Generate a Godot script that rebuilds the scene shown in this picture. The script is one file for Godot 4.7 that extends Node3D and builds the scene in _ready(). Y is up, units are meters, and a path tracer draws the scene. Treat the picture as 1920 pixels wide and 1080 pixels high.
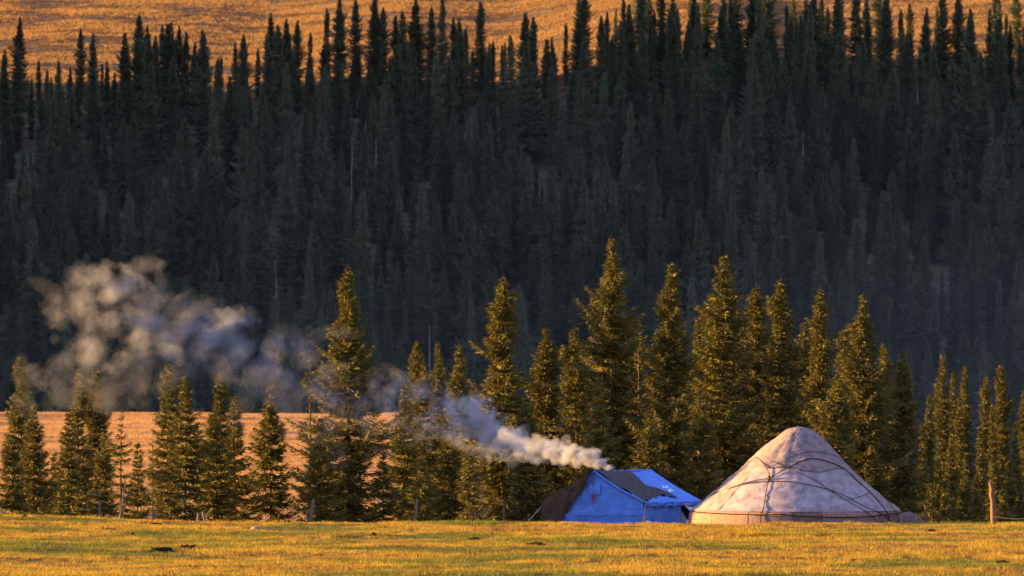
extends Node3D
# Evening camp on a pasture: yurt, blue ridge tent, spruces, shaded forest slope. Metres, y up, camera looks along -z. d below means the distance -z.
const FOCAL := 10667.0      # lens in pixels of a 1920-wide picture
const EYE := 2.85           # camera height above the crest of the field
const HORIZON := 775.0
var rng := RandomNumberGenerator.new()
var noise := FastNoiseLite.new()
var fine := FastNoiseLite.new()
var M := {}
var triangles := 0

# ---------- helpers ----------
func spot(px: float, py: float, d: float) -> Vector3:      # where a thing seen at px, py stands when it is d metres away
	return Vector3((px - 960.0) / FOCAL * d, EYE + (HORIZON - py) / FOCAL * d, -d)

func srgb(r: float, g: float, b: float) -> Color:           # real-world (linear) base colour
	return Color(r, g, b).linear_to_srgb()

func numbered(called: String) -> String:
	if not has_node(called):
		return called
	var k := 1
	while has_node("%s_%03d" % [called, k]):
		k += 1
	return "%s_%03d" % [called, k]

func tag(o: Node, label: String, category: String, group := "", kind := "") -> void:
	if label: o.set_meta("label", label)
	if category: o.set_meta("category", category)
	if group: o.set_meta("group", group)
	if kind: o.set_meta("kind", kind)

func base(called: String, at: Vector3, label := "", category := "", group := "") -> Node3D:
	var o := Node3D.new()
	o.name = numbered(called)
	add_child(o)
	o.position = at
	tag(o, label, category, group)
	return o

func put(called: String, mesh: Mesh, mat: Material, parent: Node, at := Vector3.ZERO) -> MeshInstance3D:
	var o := MeshInstance3D.new()
	o.name = numbered(called) if parent == self else called
	o.mesh = mesh
	if mat: o.material_override = mat
	o.position = at
	parent.add_child(o, true)
	return o

func arrays(v: PackedVector3Array, idx: PackedInt32Array, c = null, nrm = null) -> ArrayMesh:
	var a := []
	a.resize(Mesh.ARRAY_MAX)
	a[Mesh.ARRAY_VERTEX] = v
	a[Mesh.ARRAY_INDEX] = idx
	if c != null: a[Mesh.ARRAY_COLOR] = c
	if nrm != null: a[Mesh.ARRAY_NORMAL] = nrm
	var m := ArrayMesh.new()
	m.add_surface_from_arrays(Mesh.PRIMITIVE_TRIANGLES, a)
	return m

func smooth_mesh(v: PackedVector3Array, idx: PackedInt32Array, c = null) -> ArrayMesh:
	var n := PackedVector3Array()
	n.resize(v.size())
	for i in range(0, idx.size(), 3):
		var a := v[idx[i]]
		var f := (v[idx[i + 2]] - a).cross(v[idx[i + 1]] - a)
		n[idx[i]] += f
		n[idx[i + 1]] += f
		n[idx[i + 2]] += f
	for i in n.size():
		n[i] = n[i].normalized() if n[i].length() > 1e-12 else Vector3.UP
	return arrays(v, idx, c, n)

# grid of points (rows x cols) to a sheet; closed wraps the columns; thick > 0 gives it a back face
func sheet(p: Array, closed := false, thick := 0.0, away := Vector3.ZERO) -> ArrayMesh:
	var v := PackedVector3Array()
	var idx := PackedInt32Array()
	var nr := p.size()
	var nc: int = p[0].size()
	for row in p:
		for q in row:
			v.append(q)
	for r in nr - 1:
		for c in (nc if closed else nc - 1):
			var a := r * nc + c
			var b := r * nc + (c + 1) % nc
			idx.append_array([a, b, a + nc, b, b + nc, a + nc])
	if thick > 0.0:
		var first := v.size()
		for i in first:
			v.append(v[i] + away * thick)
		var n := idx.size()
		for i in range(0, n, 3):
			idx.append_array([idx[i] + first, idx[i + 2] + first, idx[i + 1] + first])
		var rim := []
		for c in nc - 1: rim.append([c, c + 1])
		for r in nr - 1: rim.append([(r + 1) * nc - 1, (r + 2) * nc - 1])
		for c in range(nc - 1, 0, -1): rim.append([(nr - 1) * nc + c, (nr - 1) * nc + c - 1])
		for r in range(nr - 1, 0, -1): rim.append([r * nc, (r - 1) * nc])
		for e in rim:
			idx.append_array([e[0], e[0] + first, e[1], e[1], e[0] + first, e[1] + first])
	return smooth_mesh(v, idx)

func tube_into(v: PackedVector3Array, idx: PackedInt32Array, pts: Array, radii: Array, sides: int) -> void:
	var first := v.size()
	for i in pts.size():
		var t: Vector3 = (pts[mini(i + 1, pts.size() - 1)] - pts[maxi(i - 1, 0)]).normalized()
		var u := t.cross(Vector3(0.31, 0.2, 0.93) if absf(t.y) > 0.8 else Vector3.UP).normalized()
		var w := t.cross(u)
		for k in sides:
			var a := TAU * k / sides
			v.append(pts[i] + (u * cos(a) + w * sin(a)) * radii[i])
	for i in pts.size() - 1:
		for k in sides:
			var a := first + i * sides + k
			var b := first + i * sides + (k + 1) % sides
			idx.append_array([a, a + sides, b, b, a + sides, b + sides])
	v.append(pts[0])
	v.append(pts[-1])
	for k in sides:
		idx.append_array([v.size() - 2, first + k, first + (k + 1) % sides])
		var q := first + (pts.size() - 1) * sides
		idx.append_array([v.size() - 1, q + (k + 1) % sides, q + k])

func tube(pts: Array, radius: float, sides := 6, tip := -1.0) -> ArrayMesh:
	var v := PackedVector3Array()
	var idx := PackedInt32Array()
	var radii := []
	for i in pts.size():
		radii.append(radius if tip < 0.0 else lerpf(radius, tip, float(i) / (pts.size() - 1)))
	tube_into(v, idx, pts, radii, sides)
	return smooth_mesh(v, idx)

func curve(pts: Array, step := 0.06) -> Array:      # smooth line through the points
	var c := Curve3D.new()
	for i in pts.size():
		var t: Vector3 = (pts[mini(i + 1, pts.size() - 1)] - pts[maxi(i - 1, 0)]) / 6.0
		c.add_point(pts[i], -t, t)
	var out := []
	var n := maxi(2, int(c.get_baked_length() / step))
	for i in n + 1:
		out.append(c.sample_baked(c.get_baked_length() * i / n, true))
	return out

func box(a: Vector3, b: Vector3) -> ArrayMesh:
	var m := BoxMesh.new()
	m.size = (b - a).abs()
	var st := SurfaceTool.new()
	st.begin(Mesh.PRIMITIVE_TRIANGLES)
	st.append_from(m, 0, Transform3D(Basis(), (a + b) / 2))
	return st.commit()

func noise_tex(frequency: float, lo: Color, hi: Color, seed_: int, octaves := 4, size := 512, mid = null) -> NoiseTexture2D:
	var n := FastNoiseLite.new()
	n.seed = seed_
	n.noise_type = FastNoiseLite.TYPE_SIMPLEX_SMOOTH
	n.frequency = frequency
	n.fractal_octaves = octaves
	n.fractal_gain = 0.6
	var t := NoiseTexture2D.new()
	t.noise = n
	t.width = size
	t.height = size
	t.seamless = true
	var g := Gradient.new()
	g.set_color(0, lo)
	g.set_color(1, hi)
	g.set_offset(0, 0.15)
	g.set_offset(1, 0.85)
	if mid != null: g.add_point(0.5, mid)
	t.color_ramp = g
	return t

func mat(color: Color, rough := 0.9, spec := 0.3) -> StandardMaterial3D:
	var m := StandardMaterial3D.new()
	m.albedo_color = color
	m.roughness = rough
	m.metallic_specular = spec
	return m

func textured(tex: Texture2D, scale: float, rough := 0.9, spec := 0.3, bump: Texture2D = null, cm := 0.0) -> StandardMaterial3D:
	var m := mat(Color.WHITE, rough, spec)
	m.albedo_texture = tex
	m.uv1_triplanar = true
	m.uv1_scale = Vector3.ONE * scale
	if bump:
		m.heightmap_enabled = true
		m.heightmap_texture = bump
		m.heightmap_scale = cm
	return m

func leafy(through: float) -> StandardMaterial3D:
	var m := mat(Color.WHITE, 0.75, 0.25)
	m.vertex_color_use_as_albedo = true
	m.backlight_enabled = true
	m.backlight = srgb(through, through * 0.85, through * 0.4)
	m.cull_mode = BaseMaterial3D.CULL_DISABLED
	return m

# ---------- terrain ----------
func height(x: float, d: float) -> float:
	var near := -0.13
	if d < 100.0:
		near = 1.1 * smoothstep(100.0, 0.0, d)
	near += 0.27 * smoothstep(-7.0, -17.0, x * 150.0 / maxf(d, 60.0)) * smoothstep(90.0, 150.0, d)
	near += noise.get_noise_2d(x * 0.35, d * 1.6) * 0.10 + noise.get_noise_2d(x * 2.4 + 90.0, d * 3.0) * 0.12 + fine.get_noise_2d(x * 12.0, d * 12.0) * 0.008
	if d <= 150.0:
		return near
	var drop := -0.52 * smoothstep(150.0, 161.0, d) - 0.065 * maxf(0.0, d - 166.0)
	var right := smoothstep(-0.012, 0.03, x / d)
	# left: a hollow, then the pasture climbs to its crest at d = 620; right: a deeper wooded valley
	var meadow := lerpf(-5.6, 2.75, clampf((d - 262.0) / 358.0, 0.0, 1.0)) + noise.get_noise_2d(x * 0.3, d * 0.5) * 0.35 + noise.get_noise_2d(x * 1.2, d * 2.0) * 0.10
	if d > 620.0:
		meadow = 2.75 - 11.0 * smoothstep(620.0, 780.0, d)
	var valley := lerpf(meadow, lerpf(-7.0, -13.0, smoothstep(240.0, 360.0, d)), right)
	var y := lerpf(near + drop, valley, smoothstep(200.0, 262.0, d))
	# the forest slope and the pasture above it
	if d > 800.0:
		var foot := 838.0 + noise.get_noise_2d(x * 0.15, 7.0) * 14.0
		var hill := 0.45 * maxf(0.0, d - foot)
		var top := 995.0 + noise.get_noise_2d(x * 0.12, 55.0) * 6.0 + x * 0.15
		if d > top:
			hill = 0.45 * (top - foot) + 0.125 * (d - top) + noise.get_noise_2d(x * 0.04, d * 0.12) * 0.6 * smoothstep(top, top + 60.0, d) + noise.get_noise_2d(x * 0.2, d * 0.6) * 0.25
			hill -= 0.000045 * pow(maxf(0.0, d - 1500.0), 2.0)
		y = lerpf(y, maxf(y, -8.0 + hill), smoothstep(800.0, 845.0, d))
	# unseen spur added on the sun's side, shaped so its shadow covers the forest
	if d > 600.0 and x < -120.0:
		y += 122.0 * smoothstep(125.0, 235.0, -x) * (1.0 - smoothstep(480.0, 800.0, -x)) * smoothstep(700.0, 765.0, d) * (1.0 - smoothstep(1020.0, 1062.0, d))
	return y

func ground_at(x: float, d: float) -> Vector3:
	return Vector3(x, height(x, d), -d)

func steps(spans: Array) -> PackedFloat32Array:
	var out := PackedFloat32Array()
	for s in spans:
		var t: float = s[0]
		while t < s[1] - 0.001:
			out.append(t)
			t += s[2]
	out.append(spans[-1][1])
	return out

func land(called: String, ds: PackedFloat32Array, xs: PackedFloat32Array, material: Material) -> void:
	var v := PackedVector3Array()
	var idx := PackedInt32Array()
	for d in ds:
		for x in xs:
			v.append(ground_at(x, d))
	var n := xs.size()
	for r in ds.size() - 1:
		for c in n - 1:
			var a := r * n + c
			idx.append_array([a, a + n, a + 1, a + 1, a + n, a + n + 1])
	var o := put(called, smooth_mesh(v, idx), material, self)
	o.set_meta("kind", "structure")

# ---------- grass ----------
func tuft(blades: int, tall: float, wide: float, spread: float) -> ArrayMesh:
	var v := PackedVector3Array()
	var idx := PackedInt32Array()
	var c := PackedColorArray()
	for i in blades:
		var a := rng.randf() * TAU
		var root := Vector3(cos(a), 0, sin(a)) * spread * sqrt(rng.randf())
		root.y = -0.02
		var b := rng.randf() * TAU
		var lean := Vector3(cos(b), 0, sin(b)) * rng.randf_range(0.15, 0.7)
		var h := tall * rng.randf_range(0.5, 1.1)
		var side := Vector3(-sin(b + 0.8), 0, cos(b + 0.8)) * wide * rng.randf_range(0.6, 1.2) * 0.5
		var k := v.size()
		v.append_array([root - side, root + side, root + Vector3.UP * h * 0.6 + lean * h * 0.35 - side * 0.7, root + Vector3.UP * h * 0.6 + lean * h * 0.35 + side * 0.7, root + Vector3.UP * h * 0.95 + lean * h])
		var g := rng.randf_range(0.75, 1.2)
		for q in 5: c.append(Color(g, g, g))
		idx.append_array([k, k + 2, k + 1, k + 1, k + 2, k + 3, k + 2, k + 4, k + 3])
	return arrays(v, idx, c)

func scatter(called: String, label: String, mesh: Mesh, material: Material, places: Array, parent: Node = self) -> void:
	var mm := MultiMesh.new()
	mm.transform_format = MultiMesh.TRANSFORM_3D
	mm.use_colors = places[0].size() > 1
	mm.mesh = mesh
	mm.instance_count = places.size()
	for i in places.size():
		mm.set_instance_transform(i, places[i][0])
		if mm.use_colors: mm.set_instance_color(i, places[i][1])
	var o := MultiMeshInstance3D.new()
	o.name = numbered(called) if parent == self else called
	o.multimesh = mm
	o.material_override = material
	parent.add_child(o, true)
	if parent == self: tag(o, label, "grass" if "grass" in called else "forest", "", "stuff")

# ---------- spruces ----------
# crown and wood of one spruce. tall, wide (half-width) in metres; form: how the half-width falls with height
func spruce(seed_: int, tall: float, wide: float, form: int, fine_by := 1.0, hue := Color(0.128, 0.114, 0.024)) -> Array:
	var r := RandomNumberGenerator.new()
	r.seed = seed_ * 7919 + 13
	var v := PackedVector3Array()
	var idx := PackedInt32Array()
	var col := PackedColorArray()
	var wv := PackedVector3Array()
	var wi := PackedInt32Array()
	var bend := Vector3(r.randf_range(-1, 1), 0, r.randf_range(-1, 1)) * 0.012 * tall
	var spine := []
	var thick := []
	var foot: float = clampf(tall * 0.0125, 0.03, 0.2)
	for i in 9:
		var t := i / 8.0
		spine.append(Vector3(bend.x * sin(t * 2.6), tall * t - (0.3 if i == 0 else 0.0), bend.z * sin(t * 3.1)))
		thick.append(lerpf(foot, 0.006, pow(t, 0.9)))
	tube_into(wv, wi, spine, thick, 7)
	var bare: float = [0.06, 0.05, 0.10, 0.0, 0.08][form]
	var y := tall * bare
	var tone := r.randf_range(0.85, 1.15)
	var lump := r.randf() * 50.0
	var grain := 0.35 + 0.65 * fine_by
	var broad := 0.2 + 0.8 * fine_by
	while y < tall * 0.985:
		var t := y / tall
		var half: float
		match form:
			0: half = wide * minf(1.0, pow(1.0 - t, 0.85) * 1.18)
			1: half = wide * minf(1.0, pow(1.0 - t, 0.55) * 1.06) * (0.85 + 0.15 * sin(t * 9.0 + lump))
			2: half = wide * pow(1.0 - t, 0.75) * (0.88 + 0.2 * sin(t * 30.0 + lump))
			3: half = wide * pow(1.0 - t, 0.9) * 1.1
			_: half = wide * pow(1.0 - t, 0.6) * (0.55 + 0.45 * sin(t * 25.0 + lump))
		half = minf(half, (1.0 - t) * tall * (0.25 if fine_by < 2.0 else 0.2) + 0.03)
		half *= 1.0 + 0.42 * noise.get_noise_2d(y * 11.0, lump * 13.0)
		half = maxf(half, 0.05)
		var n := 7 if form != 4 else 4
		if form == 2 and r.randf() < 0.25: n = 4
		var turn := r.randf() * TAU
		for k in n:
			var az := turn + TAU * k / n + r.randf_range(-0.35, 0.35)
			var uneven := 1.0 + 1.05 * noise.get_noise_3d(cos(az) * 9.0 + lump * 9.0, y * 13.0, sin(az) * 9.0)
			var len := half * r.randf_range(0.7, 1.12) * uneven * (1.25 if r.randf() < 0.15 else 1.0)
			var pitch := lerpf(-0.30, 0.75, pow(t, 1.6)) + r.randf_range(-0.12, 0.12)
			var out := Vector3(cos(az), 0, sin(az))
			var side := Vector3(-sin(az), 0, cos(az))
			var droop := r.randf_range(0.10, 0.32) * (1.0 - t)
			var f := t * 8.0
			var root: Vector3 = spine[int(f)].lerp(spine[mini(int(f) + 1, 8)], f - int(f))
			root.y = minf(tall * 0.985, y + r.randf_range(-0.5, 0.5) * lerpf(0.2, 0.10, t) * fine_by)
			var ends := []
			for q in 4:
				var s := q / 3.0
				ends.append(root + out * s * len * cos(pitch) + Vector3.UP * len * (sin(pitch) * s - droop * sin(s * PI) + 0.16 * s * s))
			if len > 0.25:
				tube_into(wv, wi, [ends[0], ends[1], ends[3]], [0.004 + len * 0.012, 0.003 + len * 0.008, 0.003], 3)
			var stations := maxi(3, int(len / (0.029 * fine_by)))
			var small := clampf(0.45 + len * 1.2, 0.5, 1.0)
			for q in stations:
				var s := (q + r.randf() * 0.9 + (0.25 if form < 4 else 0.8)) / (stations + 0.3)
				if s > 1.02: continue
				var at: Vector3 = root + out * s * len * cos(pitch) + Vector3.UP * len * (sin(pitch) * s - droop * sin(minf(s, 1.0) * PI) + 0.16 * s * s)
				var fan: float = clampf(0.04 + 0.40 * len * (1.02 - s), 0.05, 0.42)     # how far the side shoots reach
				for w in 4:
					var a: float = r.randf_range(0.5, 1.1) * (w * 2 - 1) if w < 2 else r.randf_range(-0.5, 0.5)
					var dir: Vector3 = out * cos(a) + side * sin(a)
					dir.y += r.randf_range(-0.45, 0.10) if w < 3 else r.randf_range(-2.2, -0.4)
					dir = dir.normalized()
					var start: Vector3 = at + dir * (fan * r.randf() if w < 2 else 0.0)
					var l := r.randf_range(0.08, 0.19) * grain * small * lerpf(1.7, 1.0, minf(s, 1.0))
					var across := dir.cross(Vector3(r.randf_range(-1, 1), r.randf_range(-0.2, 1.6), r.randf_range(-1, 1))).normalized() * (r.randf_range(0.012, 0.021) * broad * lerpf(1.7, 1.0, minf(s, 1.0)))
					var g := tone * r.randf_range(0.65, 1.35)
					var cc := Color(hue.r * g * r.randf_range(0.75, 1.25), hue.g * g, hue.b * g)
					idx.append(v.size())
					idx.append(v.size() + 1)
					idx.append(v.size() + 2)
					v.append(start + across)
					v.append(start + dir * l)
					v.append(start - across)
					col.append(cc)
					col.append(cc)
					col.append(cc)
		y += lerpf(0.30, 0.15, t) * (0.55 + 0.45 * fine_by) * (1.5 if form == 4 else 1.0) * r.randf_range(0.75, 1.25)
	triangles += idx.size() / 3 + wi.size() / 3
	return [smooth_mesh(wv, wi), arrays(v, idx, col)]

func plant_spruce(px: float, top: float, half: float, d: float, form: int, label: String, group := "", called := "spruce_tree") -> void:
	var p := spot(px, top, d)
	var g := height(p.x, d)
	var o := base(called, Vector3(p.x, g, p.z), label, "tree", group)
	var made := spruce(int(px * 3.0 + top), p.y - g, half * (1.28 if d < 260 else 1.1) / FOCAL * d, form, 1.0 if d < 260 else 1.7)
	put("trunk", made[0], M.bark, o)
	put("crown", made[1], M.needles, o)

func one_mesh(parts: Array) -> ArrayMesh:            # wood and needles of a far spruce as two surfaces of one mesh
	var m := ArrayMesh.new()
	for k in 2:
		m.add_surface_from_arrays(Mesh.PRIMITIVE_TRIANGLES, parts[k].surface_get_arrays(0))
		m.surface_set_material(k, [M.bark, M.far_needles][k])
	return m

func post(called: String, px: float, top: float, d: float, thick: float, lean: float, material: Material, label: String, category := "post", group := "", stubs := 0) -> Node3D:
	var p := spot(px, top, d)
	var foot_x := p.x - lean
	var g := height(foot_x, d)
	var tall := p.y - g
	var pts := []
	var radii := []
	var r := RandomNumberGenerator.new()
	r.seed = int(px * 10.0)
	for i in 9:
		var t := i / 8.0
		pts.append(Vector3(lean * t + r.randf_range(-1, 1) * thick * 0.22, -0.15 + (tall + 0.15) * t, r.randf_range(-1, 1) * thick * 0.22))
		radii.append(thick * lerpf(1.05, 0.75 if stubs == 0 else 0.15, t) * r.randf_range(0.88, 1.12))
	var v := PackedVector3Array()
	var idx := PackedInt32Array()
	tube_into(v, idx, pts, radii, 9)
	for i in range(v.size() - 2 - 9, v.size() - 2):      # split, uneven top
		v[i].y += r.randf_range(-0.05, 0.06) * (1.0 if stubs == 0 else 0.2)
	var o := base(called, Vector3(foot_x, g, -d), label, category, group)
	put("trunk" if stubs else "shaft", smooth_mesh(v, idx), material, o)
	for k in stubs:
		var t := r.randf_range(0.3, 0.95)
		var a := r.randf() * TAU
		var at := Vector3(lean * t, tall * t, 0)
		var l := tall * r.randf_range(0.05, 0.12) * (1.2 - t)
		var e := at + Vector3(cos(a) * l, l * r.randf_range(-0.1, 0.5), sin(a) * l)
		put("branch", tube([at, at.lerp(e, 0.5) + Vector3.UP * l * 0.1, e], thick * 0.35, 5, 0.004), material, o)
	return o

# ---------- yurt ----------
const YURT_D := 161.0
const YURT_X := 1491.0
const YURT_SHAPE := [[1010.0, 200.0], [982.0, 201.0], [962.0, 200.0], [957.0, 197.5], [953.0, 192.0], [911.0, 139.5], [859.0, 82.0], [838.0, 61.0], [822.0, 42.0], [811.0, 29.0], [805.0, 19.0], [801.0, 0.0]]
func yurt_r(y: float) -> float:                         # half-width in metres at height y
	var py := HORIZON + (EYE - y) * FOCAL / YURT_D
	for i in YURT_SHAPE.size() - 1:
		if py <= YURT_SHAPE[i][0] and py >= YURT_SHAPE[i + 1][0]:
			return lerpf(YURT_SHAPE[i][1], YURT_SHAPE[i + 1][1], (YURT_SHAPE[i][0] - py) / (YURT_SHAPE[i][0] - YURT_SHAPE[i + 1][0])) * YURT_D / FOCAL
	return 0.0 if py < 801.0 else 200.0 * YURT_D / FOCAL

func yurt_y(py: float) -> float:
	return EYE + (HORIZON - py) / FOCAL * YURT_D

func yurt_skin(az: float, y: float, proud: float) -> Vector3:   # a point on the felt, in the yurt's own axes (az 0 = towards the field, + = right)
	var r := yurt_r(y)
	var g := yurt_y(1004.0)
	var up := (y - g) / 3.0
	var dent := noise.get_noise_3d(sin(az) * 22.0, y * 26.0, cos(az) * 22.0) * 0.035 + fine.get_noise_3d(sin(az) * 30.0, y * 55.0, cos(az) * 30.0) * 0.012
	dent -= 0.007 * (0.5 + 0.5 * cos(az * 14.0)) * smoothstep(0.2, 0.45, up) * smoothstep(1.0, 0.6, up)   # felt sags between the roof poles
	dent += 0.03 * exp(-pow((az + 0.35 + 0.25 * (up - 0.7)) / 0.13, 2.0)) * smoothstep(0.55, 0.75, up) * smoothstep(1.0, 0.9, up)
	dent += 0.022 * exp(-pow((az + 0.75 - 0.5 * (up - 0.6)) / 0.12, 2.0)) * smoothstep(0.45, 0.65, up) * smoothstep(0.98, 0.85, up)
	dent += 0.012 * sin(y * 17.0 + 5.0 * noise.get_noise_2d(az * 16.0, y * 9.0)) * smoothstep(0.15, 0.3, up) * smoothstep(0.6, 0.4, up) * (0.5 + noise.get_noise_2d(az * 20.0, 40.0))
	dent *= clampf(r / 0.5, 0.0, 1.0)
	var slope := Vector2(1.0, 1.0) if y > yurt_y(956.0) else Vector2(1.0, 0.0)
	var q := (dent + proud)
	var rr := maxf(0.0, r + q * slope.x * 0.8)
	var lean := 0.10 * smoothstep(0.6, 1.0, up)
	return Vector3(sin(az) * rr + lean, y + q * slope.y * 0.6 - g, cos(az) * rr)

func felt(a0: float, a1: float, y0: Callable, y1: Callable, proud: float, na: int, ny: int) -> ArrayMesh:
	var rows := []
	for j in ny + 1:
		var row := []
		for i in na + 1:
			var az := lerpf(a0, a1, float(i) / na)
			var y := lerpf(y1.call(az), y0.call(az), float(j) / ny)
			row.append(yurt_skin(az, y, proud))
		rows.append(row)
	return sheet(rows)

func on_yurt(cx: float, cy: float) -> Vector3:          # a rope point seen on the felt
	var px := 1280.0 + cx / 4.364
	var py := 790.0 + cy / 4.364
	var y := yurt_y(py)
	var s := clampf((px - YURT_X) / FOCAL * YURT_D / maxf(yurt_r(y), 0.02), -0.985, 0.985)
	return yurt_skin(asin(s), y, 0.050 if py < 886.0 else 0.030)

func build_yurt() -> void:
	var o := base("yurt", Vector3((YURT_X - 960.0) / FOCAL * YURT_D, yurt_y(1004.0), -YURT_D), "pale felt yurt tied with dark ropes, standing beside the blue tent", "yurt")
	var low := func(_a): return yurt_y(956.0)
	var roof_top := func(_a): return yurt_y(840.0)
	var ground := func(_a): return yurt_y(1008.0)
	var eave := func(_a): return yurt_y(953.0)
	var cap_edge := func(a):
		var t := absf(wrapf(a, -PI, PI))
		return yurt_y(lerpf(882.0, 864.0, smoothstep(0.35, 1.5, t)) + 5.0 * sin(a * 2.0 - 0.6) + 3.0 * sin(a * 7.0))
	var cap_top := func(_a): return yurt_y(801.0)
	var tones := [M.felt_grey, M.felt_warm, M.felt_grey, M.felt_warm]
	var cuts := [deg_to_rad(-52), deg_to_rad(64), deg_to_rad(150), deg_to_rad(225), deg_to_rad(308)]
	for i in 4:
		put("roof_felt", felt(cuts[i] - 0.03, cuts[i + 1] + 0.03, low, roof_top, 0.012 * (i % 2), 70, 40), tones[i], o)
	var cap := put("crown_felt", felt(-PI, PI, cap_edge, cap_top, 0.032, 180, 44), M.felt_cap, o)
	cap.set_meta("label", "pinkish felt cover over the smoke opening")
	# the low wall: felt bands wrapped round, each overlapping the next
	var wall := [-1.62, -1.05, -0.52, -0.36, -0.10, 0.22, 0.52, 0.86, 1.28, 1.62, 2.3, 3.0, 3.8, 4.67]
	for i in wall.size() - 1:
		put("wall_felt", felt(wall[i] - 0.015, wall[i + 1] + 0.015, ground, eave, -0.02 + 0.016 * (i % 2) + 0.004 * (i % 3), 16, 8), [M.felt_wall, M.felt_wall_dark, M.felt_wall][i % 3] if i > 1 else M.felt_wall, o)
	var ropes := [
		[[250, 590], [290, 575], [530, 495], [690, 455], [830, 385], [980, 322], [1080, 316], [1180, 340], [1300, 395], [1400, 480], [1520, 590], [1640, 745], [1652, 835]],
		[[215, 610], [400, 540], [530, 505], [690, 485], [850, 490], [1000, 515], [1150, 548], [1280, 600], [1450, 690], [1600, 750], [1700, 835]],
		[[590, 300], [740, 340], [900, 410], [1050, 480], [1170, 555], [1300, 640], [1420, 710], [1500, 760], [1580, 835]],
		[[600, 300], [660, 360], [692, 440], [680, 480], [660, 560], [622, 720], [605, 745], [605, 835]],
		[[60, 735], [130, 738], [300, 744], [600, 750], [760, 744], [900, 757], [1200, 770], [1450, 767], [1640, 752], [1740, 745], [1778, 742]],
		[[690, 385], [800, 330], [930, 270], [1060, 256], [1180, 275], [1275, 312]],
		[[1235, 205], [1330, 335], [1450, 455], [1600, 595], [1720, 735], [1730, 835]],
		[[1300, 640], [1450, 600], [1560, 560]],
	]
	var widths := [0.013, 0.010, 0.009, 0.011, 0.014, 0.007, 0.009, 0.006]
	for i in ropes.size():
		var pts := []
		for q in ropes[i]:
			pts.append(on_yurt(q[0], q[1]))
		put("rope", tube(curve(pts, 0.07), widths[i], 6), M.rope, o)
	# knot where the ropes cross and a small dark tear beside it on the wall
	var knot := on_yurt(688, 462)
	put("knot", tube([knot + Vector3(-0.03, -0.05, 0.02), knot + Vector3(0.03, 0.0, 0.04), knot + Vector3(-0.02, 0.06, 0.01)], 0.028, 7), M.rope, o)

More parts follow.
